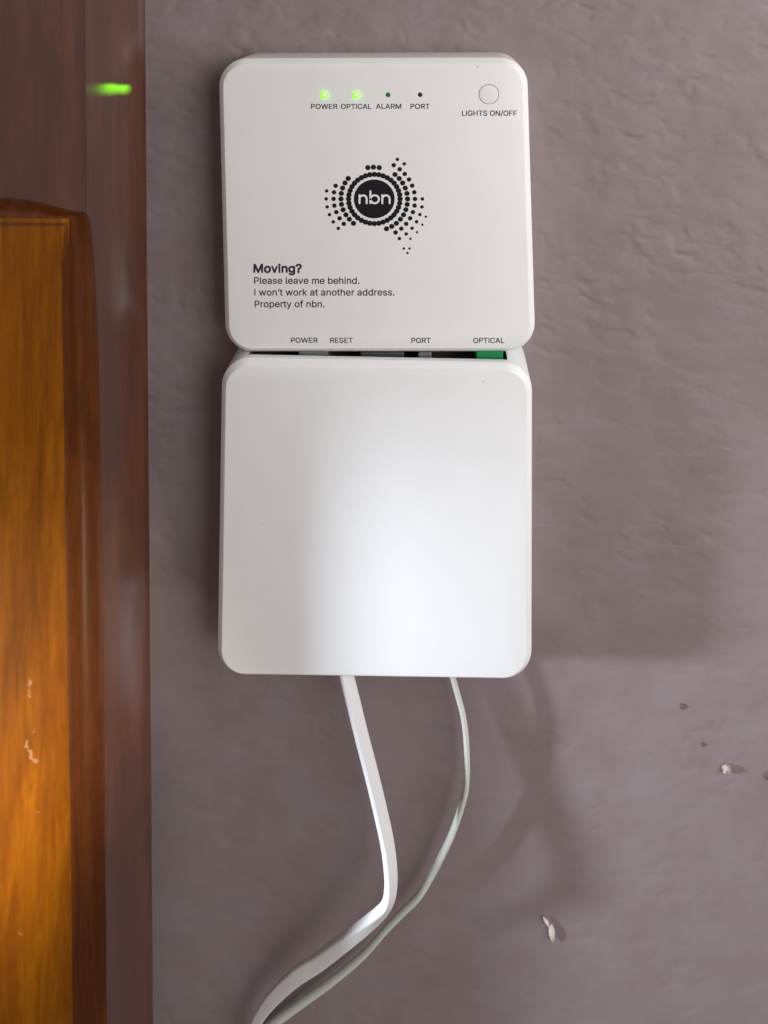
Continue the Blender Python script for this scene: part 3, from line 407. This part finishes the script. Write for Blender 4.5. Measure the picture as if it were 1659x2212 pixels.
text_part('notice_line', 'Please leave me behind.', 549, 776, 599.0, 613.1, PR, M_INK, box, 0.34)
text_part('notice_line', 'I won\u2019t work at another address.', 549.8, 851.8, 624.2, 638.3, PR, M_INK, box, 0.34)
text_part('notice_line', 'Property of nbn.', 550.3, 700.8, 649.5, 663.6, PR, M_INK, box, 0.34)

# dotted map logo
def LG(cx, cy): return ((780 + cx / 5.184) / 1.15733, (370 + cy / 5.184) / 1.15733)
rings = [(34.5, [(470, 395), (428, 453), (397, 519), (380, 589), (376, 660), (383, 731), (404, 800), (440, 866), (485, 923), (538, 976),
                 (1076, 344), (1131, 395), (1175, 453), (1209, 519), (1231, 589), (1239, 660), (1234, 731), (1217, 800), (1187, 866),
                 (1146, 923), (1094, 976), (1033, 1016), (966, 1047), (724, 254), (797, 248), (872, 254)]),
         (30, [(307, 489), (286, 574), (280, 660), (290, 747), (316, 831), (358, 911), (412, 983), (1060, 223), (1137, 275), (1203, 336),
               (1258, 408), (1299, 488), (1326, 574), (1336, 660), (1330, 746), (1309, 831), (1272, 911), (1221, 983), (1158, 1045), (1084, 1095)]),
         (23.5, [(190, 557), (184, 660), (197, 763), (227, 864), (276, 957), (341, 1042), (1107, 147), (1197, 206), (1431, 660), (1425, 763),
                 (1399, 862), (1356, 956), (1297, 1040), (1222, 1114), (1133, 1174)]),
         (16, [(1476, 890), (1431, 993), (1362, 1091), (1276, 1176), (1190, 1302), (1264, 1302), (1238, 1361)])]
bm = bmesh.new(); SC = 1 / 5.184 / 1.15733; step = 0
for r, pts in rings:
    for c in pts:
        disc_bm(bm, *LG(*c), r * SC, PR + 0.0011 * (step % 7), 20, 0.97); step += 1
for i in range(36):
    a = math.radians(i * 10)
    disc_bm(bm, *LG(808 + 334 * math.cos(a), 661 + 319 * math.sin(a)), 35.5 * SC, PR + 0.012 * (i % 6), 20, 0.97)
disc_bm(bm, *LG(807, 660), 265 * SC, PR, 64, 0.951)
logo = link_mesh('logo', bm, M_BLACK, smooth=False); adopt(logo, box)

def stroke_bm(bm, path, w, d, idx):
    """round-ended stroke along a path given on the logo grid"""
    pts = [Vector(LG(*p)) for p in path]; hw = w * SC / 2
    left, right = [], []
    for i, p in enumerate(pts):
        t = (pts[min(i + 1, len(pts) - 1)] - pts[max(i - 1, 0)]).normalized(); n = Vector((-t.y, t.x))
        left.append(p + n * hw); right.append(p - n * hw)
    t0 = (pts[0] - pts[1]).normalized(); t1 = (pts[-1] - pts[-2]).normalized()
    for i in range(len(pts) - 1):
        bm.faces.new([bm.verts.new(P(q.x, q.y, d)) for q in (left[i], left[i + 1], right[i + 1], right[i])])
    for c, t in ((pts[0], t0), (pts[-1], t1)):
        n = Vector((-t.y, t.x)); vs = []
        for j in range(9):
            a = math.pi * j / 8
            q = c + n * hw * math.cos(a) + t * hw * math.sin(a)
            vs.append(bm.verts.new(P(q.x, q.y, d)))
        bm.faces.new(vs)
def arc(cx, cy, rx, ry, a0, a1, n=18):
    return [(cx + rx * math.cos(math.radians(a0 + (a1 - a0) * i / n)), cy + ry * math.sin(math.radians(a0 + (a1 - a0) * i / n))) for i in range(n + 1)]
bm = bmesh.new(); lw = 25; d0 = PR + 0.25
for x0, x1 in ((616, 708), (911, 1006)):
    stroke_bm(bm, [(x0, 612), (x0, 640), (x0, 715)], lw, d0, 0)
    cx = (x0 + x1) / 2; rr = (x1 - x0) / 2
    stroke_bm(bm, arc(cx, 612 + rr, rr, rr - 2, 180, 360) + [(x1, 690), (x1, 715)], lw, d0 + 0.03, 1)
stroke_bm(bm, [(757, 562), (757, 620), (757, 665), (757, 713)], lw, d0, 2)
stroke_bm(bm, arc(813, 664, 55, 51, 180, 540, 36), lw, d0 + 0.03, 3)
lett = link_mesh('logo_lettering', bm, M_LOGOWHITE, smooth=False)
lett.parent = logo

# indicator lights: small domes standing just proud of the face
def dome(px, py, r, d, hgt):
    bm = bmesh.new(); rows = []
    for j in range(5):
        a = math.pi / 2 * j / 5
        rows.append([bm.verts.new(P(px + r * math.cos(a) * math.cos(t), py + r * math.cos(a) * math.sin(t), d + hgt * math.sin(a)))
                     for t in [2 * math.pi * i / 20 for i in range(20)]])
    for a, b in zip(rows, rows[1:]):
        for i in range(20): bm.faces.new((a[i], a[(i + 1) % 20], b[(i + 1) % 20], b[i]))
    bm.faces.new(rows[-1])
    return bm
streak_spots = []  # added narrow spots that imitate the lenses' green reflection on the stile
for px, py, m, r, lab in ((700.4, 205, M_LIT, 8.2, 'lit bright green indicator'), (769.4, 205, M_LIT, 8.2, 'lit bright green indicator'),
                          (838.6, 204.7, M_LEDDIM, 5.4, 'unlit dark green indicator'), (907.8, 204.5, M_LEDOFF, 5.4, 'unlit grey green indicator')):
    lt = link_mesh('indicator_light', dome(px, py, r, FRONT - 0.5, 5.0 if m is M_LIT else 2.0), m); adopt(lt, box); lt['label'] = lab
    if m is M_LIT:
        core = link_mesh('light_core', dome(px + 0.4, py, 3.4, FRONT + 4.0, 1.0), M_LITCORE)
        core.parent = lt
        for tx, pw in ((274, 0.12), (265, 0.10), (254, 0.08)) if px < 730 else ((242, 0.13), (231, 0.11), (219, 0.06), (206, 0.03), (183, 0.03)):
            streak_spots.append((spot('added_streak_spot', P(px - 7, py, FRONT + 25), P(250, 193, 120), pw, (0.24, 1.0, 0.0), 0.0005, 3.6, 1.0), tx))

# lights on/off button: a flush cap in a fine dark gap
bm = bmesh.new(); rows = []
for r in (21.9, 20.7):
    rows.append([bm.verts.new(P(1056.1 + r * math.cos(t), 203.5 + r * 0.99 * math.sin(t), PR)) for t in [2 * math.pi * i / 64 for i in range(64)]])
for i in range(64): bm.faces.new((rows[0][i], rows[0][(i + 1) % 64], rows[1][(i + 1) % 64], rows[1][i]))
gap = link_mesh('button_gap', bm, M_GAP, smooth=False); adopt(gap, box)
bm = bmesh.new(); rows = []
for r, d in ((20.7, FRONT + 0.05), (20.7, FRONT + 0.25), (20.3, FRONT + 0.32)):
    rows.append([bm.verts.new(P(1056.1 + r * math.cos(t), 203.5 + r * 0.99 * math.sin(t), d)) for t in [2 * math.pi * i / 64 for i in range(64)]])
for a, c in zip(rows, rows[1:]):
    for i in range(64): bm.faces.new((a[i], a[(i + 1) % 64], c[(i + 1) % 64], c[i]))
bm.faces.new(rows[-1])
btn = link_mesh('button', bm, M_BOX); adopt(btn, box)

# fine scuffs on the face
for pts in ([(1030.5, 147.5), (1032.5, 142), (1033.2, 142.6), (1031.4, 147.8)], [(869.8, 127.8), (872, 127.2), (872.6, 128.6), (870.2, 129)],
            [(953, 757.2), (955.6, 757.4), (955.6, 758.6), (953.2, 758.4)]):
    bm = bmesh.new()
    dd = PR if pts[0][1] < 700 and pts[0][1] > 135 else FRONT - 7.5
    bm.faces.new([bm.verts.new(P(x, y, dd)) for x, y in pts])
    sc = link_mesh('scuff_mark', bm, M_GAP, smooth=False); adopt(sc, box)

# ------------------------------------------------------------------ lower cable cover: a hollow shell, open along its top
CF = 124.0
cover = empty('cable_cover', 'lower blank white square cover standing out below the printed box', 'cable cover', P(810, 1120, 0))
lo = outline([(479.9, 770.8), (1149.3, 784), (1148.1, 1466.3), (469.4, 1455.8)], 57, CF - 10)
bmc = ring_solid(housing_rings(lo, CF, 0.5))
shell = link_mesh('shell', bmc, M_COVER, smooth=False)
def cutter(pts, d0, d1):
    return link_mesh('cutter', ring_solid([(pts, d0), (pts, d1)]), M_CAVITY, smooth=False)
def quad(x0, y0, x1, y1, x2, y2, x3, y3, r, d):
    return outline([(x0, y0), (x1, y1), (x2, y2), (x3, y3)], r, d, 6)
c1 = cutter(inset(lo, 15), -20, 110)
sl = quad(537, 740, 1096, 740, 1096, 812, 537, 812, 3, 102)
c2 = cutter(sl, -20, 103)
sb = quad(560, 1420, 1060, 1420, 1060, 1500, 560, 1500, 6, 108)
c3 = cutter(sb, -20, 108)
for c in (c1, c2, c3):
    md = shell.modifiers.new('cut', 'BOOLEAN'); md.operation = 'DIFFERENCE'; md.solver = 'EXACT'; md.object = c
bpy.context.view_layer.update()
me = bpy.data.meshes.new_from_object(shell.evaluated_get(bpy.context.evaluated_depsgraph_get()))
shell.modifiers.clear(); shell.data = me; me.name = 'shell'
for c in (c1, c2, c3): bpy.data.objects.remove(c)
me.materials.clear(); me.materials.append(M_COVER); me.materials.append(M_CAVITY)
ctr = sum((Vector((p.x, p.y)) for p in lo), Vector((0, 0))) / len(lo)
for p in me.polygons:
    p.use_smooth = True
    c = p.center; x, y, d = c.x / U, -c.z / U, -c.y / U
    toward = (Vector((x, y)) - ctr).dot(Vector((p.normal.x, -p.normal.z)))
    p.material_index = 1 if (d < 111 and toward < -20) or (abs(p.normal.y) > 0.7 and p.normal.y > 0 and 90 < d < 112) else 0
me.set_sharp_from_angle(angle=math.radians(30))
adopt(shell, cover)
for x, y, rx, ry in ((1043, 824, 2.6, 1.8), (568, 1131, 5, 1.3), (495, 880, 1.0, 4)):
    bm = bmesh.new()
    bm.faces.new([bm.verts.new(P(x + rx * math.cos(t) * (1 + 0.2 * math.sin(3 * t)), y + ry * math.sin(t), CF + 0.2)) for t in [2 * math.pi * i / 12 for i in range(12)]])
    sc = link_mesh('scuff_mark', bm, M_FAINT, smooth=False); adopt(sc, cover)
# moulded ribs inside, seen through the slot
def block(x0, y0, x1, y1, d0, d1, m, name, parent, bev=1.5):
    pts = outline([(x0, y0), (x1, y0), (x1, y1), (x0, y1)], min(4, (x1 - x0) / 5), d1, 4)
    o = link_mesh(name, ring_solid([(pts, d0), (pts, d1 - bev), (inset(pts, bev), d1)]), m)
    adopt(o, parent); return o
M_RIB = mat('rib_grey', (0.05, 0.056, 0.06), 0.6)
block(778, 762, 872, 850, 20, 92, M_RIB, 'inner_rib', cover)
block(903, 762, 932, 850, 20, 94, M_CLIP, 'cable_clip', cover)

# ------------------------------------------------------------------ cables
def catmull(pts, n=14):
    out = []
    for i in range(len(pts) - 1):
        p0 = pts[max(i - 1, 0)]; p1 = pts[i]; p2 = pts[i + 1]; p3 = pts[min(i + 2, len(pts) - 1)]
        for j in range(n):
            t = j / n
            out.append(tuple(0.5 * (2 * b + (c - a) * t + (2 * a - 5 * b + 4 * c - e) * t * t + (3 * b - a - 3 * c + e) * t ** 3)
                             for a, b, c, e in zip(p0, p1, p2, p3)))
    out.append(pts[-1]); return out

def sweep(ctrl, profile):
    """ctrl: (px,py,d,twist_deg,scale); profile: list of (a,b) in units, a across in the wall plane, b out from the wall"""
    st = catmull(ctrl); bm = bmesh.new(); rows = []
    pos = [P(*s[:3]) for s in st]
    for i, s in enumerate(st):
        t = (pos[min(i + 1, len(pos) - 1)] - pos[max(i - 1, 0)]).normalized()
        out = Vector((0, -1, 0)); across = t.cross(out).normalized(); out = across.cross(t).normalized()
        a = math.radians(s[3]); ca, sa = math.cos(a), math.sin(a)
        A = across * ca + out * sa; B = out * ca - across * sa
        rows.append([bm.verts.new(pos[i] + (A * x + B * y) * U * s[4]) for x, y in profile])
    n = len(profile)
    for a, c in zip(rows, rows[1:]):
        for i in range(n): bm.faces.new((a[i], a[(i + 1) % n], c[(i + 1) % n], c[i]))
    bm.faces.new(rows[0]); bm.faces.new(list(reversed(rows[-1])))
    return bm

def roundrect(w, h, r, n=5):
    out = []
    for cx, cy, a0 in ((w / 2 - r, h / 2 - r, 0), (-w / 2 + r, h / 2 - r, 90), (-w / 2 + r, -h / 2 + r, 180), (w / 2 - r, -h / 2 + r, 270)):
        for i in range(n + 1):
            a = math.radians(a0 + 90 * i / n); out.append((cx + r * math.cos(a), cy + r * math.sin(a)))
    return out

def c4(x, y): return ((800 + x / 3.318) / 1.15733, (1650 + y / 3.318) / 1.15733)
def c5(x, y): return ((600 + x / 2.765) / 1.15733, (2100 + y / 2.765) / 1.15733)
power = empty('power_cable', 'thicker flat white cable leaving the cover on the left and kinking near the bottom', 'cable', P(750, 1465, 60))
wp = [(664, 800, 60, 30, 1), (690, 1000, 70, 34, 1), (722, 1250, 88, 38, 1), (*c4(205, 0), 98, 40, 1), (*c4(228, 150), 101, 42, 1), (*c4(283, 375), 105, 43, 1), (*c4(337, 600), 108, 44, 1),
      (*c4(415, 900), 111, 45, 1), (*c4(488, 1200), 114, 47, 1), (*c4(554, 1500), 117, 49, 1),
      (*c5(1040, 200), 120, 50, 1), (*c5(1042, 330), 120, 50, 1), (*c5(1022, 430), 118, 42, 1.0), (*c5(962, 510), 112, 24, 1), (*c5(850, 607), 101, 8, 1),
      (*c5(700, 722), 88, -14, 1), (*c5(550, 838), 76, -22, 1), (*c5(400, 935), 66, -26, 1), (*c5(270, 1050), 58, -28, 0.95), (*c5(180, 1155), 54, -28, 0.86),
      (*c5(115, 1260), 52, -26, 0.74), (*c5(70, 1370), 50, -20, 0.8), (*c5(40, 1500), 48, -20, 0.8)]
cord = link_mesh('cord', sweep(wp, roundrect(26, 17, 4.5)), M_CORD, angle=60); adopt(cord, power)
plug = block(645, 754, 707, 850, 30, 97, M_PLUG, 'plug', power)

fibre = empty('fibre_cable', 'thin ivory fibre cable curving down on the right from under the cover', 'cable', P(980, 1465, 40))
fp = [(1058, 840, 60, 0, 1), (1030, 1050, 40, 0, 1), (995, 1280, 35, 0, 1), (*c4(1075, 0), 56, 0, 1), (*c4(1105, 150), 57, 0, 1), (*c4(1142, 290), 58, 0, 1), (*c4(1180, 430), 58, 0, 1), (*c4(1206, 590), 58, 0, 1), (*c4(1217, 760), 57, 0, 1),
      (*c4(1220, 930), 56, 0, 1), (*c4(1208, 1080), 54, 0, 1.05), (*c4(1177, 1200), 51, 0, 1.1), (*c4(1146, 1300), 50, 0, 1.12), (*c4(1083, 1470), 48, 0, 1.16),
      (*c4(1000, 1640), 45, 0, 1.2), (*c5(1347, 200), 40, 0, 1.2), (*c5(1240, 380), 37, 0, 1.18), (*c5(1118, 505), 35, 0, 1.1), (*c5(996, 632), 33, 0, 1.1),
      (*c5(850, 795), 30, 0, 1.15), (*c5(650, 965), 26, 0, 1.2), (*c5(450, 1110), 22, 0, 1.25), (*c5(270, 1240), 19, 0, 1.3), (*c5(100, 1370), 16, 0, 1.3), (*c5(-20, 1480), 14, 0, 1.3)]
cord2 = link_mesh('cord', sweep(fp, [(5.9 * math.cos(t), 6.3 * math.sin(t)) for t in [2 * math.pi * i / 14 for i in range(14)]]), M_FIBRE, angle=60); adopt(cord2, fibre)
block(1028, 754, 1087, 845, 30, 97, M_GREEN, 'connector', fibre, 3)

# ------------------------------------------------------------------ cupboard door, ajar, its edge close to the wall
ALPHA = math.radians(34); DX, DD = None, 54.0
LEAN = 0.0080
DX = (325 - AX) * (DIST - DD) / DIST
sa, ca = math.sin(ALPHA), math.cos(ALPHA)
PIV = 1106.0
def D_inv(px, py):
    px = px - LEAN * (py - PIV)
    k = px - AX
    s = (k * (DIST - DD) / DIST - DX) / (k * ca / DIST - sa)
    d = DD + s * ca
    return s, (py - AY) * (DIST - d) / DIST
def DP(s, v, n=0.0):
    x = DX - s * sa + n * ca; d = DD + s * ca + n * sa
    x += LEAN * (v - (PIV - AY))
    return W(x, v, d)
door = empty('cupboard_door', 'varnished wooden cupboard door with honey coloured panel and red brown frame', 'cupboard door', DP(0, 3000))
for bo, bx in streak_spots:              # aim the added spots so they lay a green streak along the stile
    s_, v_ = D_inv(bx, 194)
    aim(bo, DP(s_, v_))
VT, VB, SW, TH = -700.0, 3300.0, 309.0, 95.0

moul = [D_inv(*p) for p in ((188, 461), (196, 480), (203, 540), (209, 640), (213, 740), (217, 900), (221, 1150), (225, 1450), (228, 1750), (230, 2000), (233, 2212))]
moul.append((moul[-1][0], VB - 300))
arch = [D_inv(*p) for p in ((188, 461), (170, 459), (150, 455), (125, 449), (95, 441), (60, 434), (25, 430), (0, 429))]
arch.append((SW - 20, arch[-1][1] - 3))

s_j = moul[0][0]; v_c = moul[0][1]
def slab(bm, rows, n0):
    """rows: list of (s_left, s_right, v); front face at n0 and back at -TH"""
    fr = [[bm.verts.new(DP(s, v, n0)) for s in r[:2]] + [bm.verts.new(DP(s, r[2], n0)) for s in ()] for r in [] for v in []]
# stile: rounded long edge, front face, back
edge = [(TH * 0.35, -TH), (0.0, -TH + 8), (0.0, -6), (1.2, -2.4), (3.2, -0.7), (6.0, 0.0)]
edge = [(0.0, -TH), (0.0, -6), (1.2, -2.4), (3.2, -0.7), (6.0, 0.0)]
bm = bmesh.new(); rows = []
stations = [(VT, s_j), (0, s_j), (v_c - 1, s_j)] + [(v, s) for s, v in moul[1:]] + [(VB, moul[-1][0])]
for v, s_in in stations:
    prof = edge + [(20, 0), (s_in - 10, 0), (s_in, 0), (s_in, -TH)]
    rows.append([bm.verts.new(DP(s, v, n)) for s, n in prof])
for a, c in zip(rows, rows[1:]):
    for i in range(len(a)): bm.faces.new((a[i], a[(i + 1) % len(a)], c[(i + 1) % len(a)], c[i]))
bm.faces.new(rows[0]); bm.faces.new(list(reversed(rows[-1])))
stile = link_mesh('stile', bm, M_STILEWOOD, angle=50); adopt(stile, door)
# outer stile at the far long edge (just out of frame)
bm = bmesh.new(); rows = []
for v in (VT, VB):
    rows.append([bm.verts.new(DP(s, v, n)) for s, n in ((SW - 14, -TH), (SW - 14, -1), (SW - 12, 0), (SW - 3, 0), (SW, -3), (SW, -TH))])
for i in range(6): bm.faces.new((rows[0][i], rows[0][(i + 1) % 6], rows[1][(i + 1) % 6], rows[1][i]))
bm.faces.new(rows[0]); bm.faces.new(list(reversed(rows[1])))
st2 = link_mesh('stile', bm, M_STILEWOOD, angle=50); adopt(st2, door)
# rails
def rail(lower, top, name):
    bm = bmesh.new(); rows = []
    for s, v in lower:
        rows.append([bm.verts.new(DP(s, top, -TH)), bm.verts.new(DP(s, top, -0.7)), bm.verts.new(DP(s, v - 2, -0.7)), bm.verts.new(DP(s, v, -2.6)), bm.verts.new(DP(s, v, -TH))])
    for a, c in zip(rows, rows[1:]):
        for i in range(5): bm.faces.new((a[i], a[(i + 1) % 5], c[(i + 1) % 5], c[i]))
    bm.faces.new(rows[0]); bm.faces.new(list(reversed(rows[-1])))
    o = link_mesh(name, bm, M_STILEWOOD, angle=50); adopt(o, door); return o
rs = [(s_j + 0.25, v_c)] + arch[1:-1] + [(SW - 14.5, arch[-1][1])]
rail(rs, VT, 'rail')
bm = bmesh.new(); rows = []
for s in (moul[-1][0] + 0.8, SW - 14.5):
    rows.append([bm.verts.new(DP(s, v, n)) for v, n in ((VB - 300, -TH), (VB - 300, -1.5), (VB, -1.5), (VB, -TH))])
for i in range(4): bm.faces.new((rows[0][i], rows[0][(i + 1) % 4], rows[1][(i + 1) % 4], rows[1][i]))
bm.faces.new(rows[0]); bm.faces.new(list(reversed(rows[1])))
r2 = link_mesh('rail', bm, M_STILEWOOD, angle=50); adopt(r2, door)
# moulding: a cove and a bead between frame and panel, mitred at the arched corner
pn = [D_inv(*p) for p in ((146, 490), (143, 540), (141, 620), (142, 740), (145, 900), (148, 1150), (153, 1450), (159, 1750), (162, 2000), (165, 2212))]
bot = VB - 300
v_top = D_inv(100, 490)[1]
def interp(tab, v):
    for (s0, v0), (s1, v1) in zip(tab, tab[1:]):
        if v <= v1: return s0 + (s1 - s0) * max(0, (v - v0) / (v1 - v0))
    return tab[-1][0]
def s_field(v): return interp(pn, v)
prof = [(0.004, -1.2), (0.07, -2.6), (0.16, -5.6), (0.27, -9.4), (0.38, -12.6), (0.48, -14.2), (0.57, -13.9), (0.67, -12.2), (0.77, -10.2), (0.87, -8.7), (0.95, -8.1), (1.0, -8.4)]
bm = bmesh.new(); cols = []
ta_, tb_ = D_inv(146, 490), D_inv(0, 490)
def v_arch(s): return ta_[1] + (tb_[1] - ta_[1]) * (s - ta_[0]) / (tb_[0] - ta_[0])
v_top = ta_[1]
hs, ws = v_top - v_c, s_field(v_top) - s_j
vlist = [bot] + [moul[-2][1] - (moul[-2][1] - v_c) * i / 22 for i in range(23)]
for v in vlist:
    s0 = interp(moul, v); w = s_field(max(v, v_top)) - s0
    cols.append([bm.verts.new(DP(s0 + f * w, max(v, v_c + f * hs), n)) for f, n in prof])
for s, v in arch[1:]:
    cols.append([bm.verts.new(DP(max(s, s_j + f * ws), v + f * (v_arch(max(s, s_j + ws)) - v), n)) for f, n in prof])
for a, c in zip(cols, cols[1:]):
    for q in range(len(prof) - 1): bm.faces.new((a[q], a[q + 1], c[q + 1], c[q]))
bmesh.ops.remove_doubles(bm, verts=bm.verts, dist=1e-6)
mo = link_mesh('moulding', bm, M_MOULD, angle=60); adopt(mo, door)
# flat panel field, its edge tucked under the bead
bm = bmesh.new(); prev = None
for v in [bot] + [v_top + (2400 - v_top) * (1 - i / 16) for i in range(17)] + [v_top - 14]:
    sf = s_field(max(v, v_top))
    row = [bm.verts.new(DP(s, v if v > v_top + 40 else v_arch(s) + (v - v_top), n)) for s, n in ((sf - 9, -9.5), (sf + 0.5, -9.0), (sf + 60, -8.8), (SW - 14.5, -8.8))]
    if prev:
        for q in range(3): bm.faces.new((prev[q], prev[q + 1], row[q + 1], row[q]))
    prev = row
pan = link_mesh('panel', bm, M_PANELWOOD, angle=12); adopt(pan, door)

# worn spots where the varnish has chipped off the panel
def worn(pts, width, seed):
    rnd = random.Random(seed); bm = bmesh.new(); a, c = [], []
    for i, p in enumerate(catmull([(x, y, 0) for x, y in pts], 5)):
        s, v = D_inv(p[0], p[1]); w = width * (0.25 + rnd.random()) * (0.35 if i in (0, 1) else 1)
        a.append(bm.verts.new(DP(s - w + rnd.uniform(-2, 2), v, -8.45))); c.append(bm.verts.new(DP(s + w + rnd.uniform(-2, 2), v, -8.45)))
    for i in range(len(a) - 1): bm.faces.new((a[i], a[i + 1], c[i + 1], c[i]))
    o = link_mesh('worn_spot', bm, M_WORN, smooth=False); adopt(o, door); o['label'] = 'pale chipped spot in the varnish'
worn([(67, 1468), (71, 1482), (69, 1500), (73, 1512)], 2.2, 1)
worn([(66, 1603), (64, 1618), (72, 1632), (78, 1645), (90, 1652)], 2.6, 2)
worn([(81, 1578), (80, 1588)], 1.8, 3)
worn([(85, 1760), (91, 1762)], 1.2, 4)
worn([(50, 2020), (53, 2029)], 1.6, 5)

# ------------------------------------------------------------------ crumbs and specks stuck to the wall
def lump(name, px, py, d, rx, ry, rd, m, rot=0.0, seed=1, jag=0.25):
    rnd = random.Random(seed); bm = bmesh.new()
    bmesh.ops.create_icosphere(bm, subdivisions=2, radius=1.0)
    c = P(px, py, d); cr, sr = math.cos(rot), math.sin(rot)
    for v in bm.verts:
        k = 1 + rnd.uniform(-jag, jag)
        x, y, z = v.co.x * rx * k, v.co.y * ry * k, v.co.z * rd * k
        v.co = c + Vector(((x * cr - y * sr) * U, -z * U, -(x * sr + y * cr) * U))
    return bm
fl = lump('flake', 1192, 2014, 6, 6.0, 18, 4, M_FLAKE, -0.12, 3, 0.18)
tail = lump('flake', 1181, 1992, 6, 3.2, 13, 3, M_FLAKE, -0.55, 4, 0.2)
me_t = bpy.data.meshes.new('t'); tail.to_mesh(me_t); tail.free(); fl.from_mesh(me_t); bpy.data.meshes.remove(me_t)
f1 = link_mesh('paint_flake', fl, M_FLAKE); tag(f1, 'small white curled flake stuck to the lower wall right of the cables', 'flake')
f2 = link_mesh('plaster_crumb', lump('c', 1569, 1661, 5, 8, 9, 7, M_PINKFLAKE, 0.3, 5), M_PINKFLAKE); tag(f2, 'pale pinkish crumb on the wall near the right edge with a shadow beside it', 'crumb')
sp_labels = ['darkest round dirt speck on the wall, above the other specks', 'faint small dirt speck between the darkest speck and the pale crumb', 'dirt speck on the wall cut off by the right edge of the photo']
for (x, y, r, sd), lab in zip(((1474.6, 1526, 6.5, 6), (1519, 1608, 4.8, 7), (1659, 1676, 9, 8)), sp_labels):
    o = link_mesh('dirt_speck', lump('s', x, y, 0.8, r, r, 2.2, M_SPECK, 0.4, sd), M_SPECK)
    tag(o, lab, 'speck', 'dirt specks on the wall')
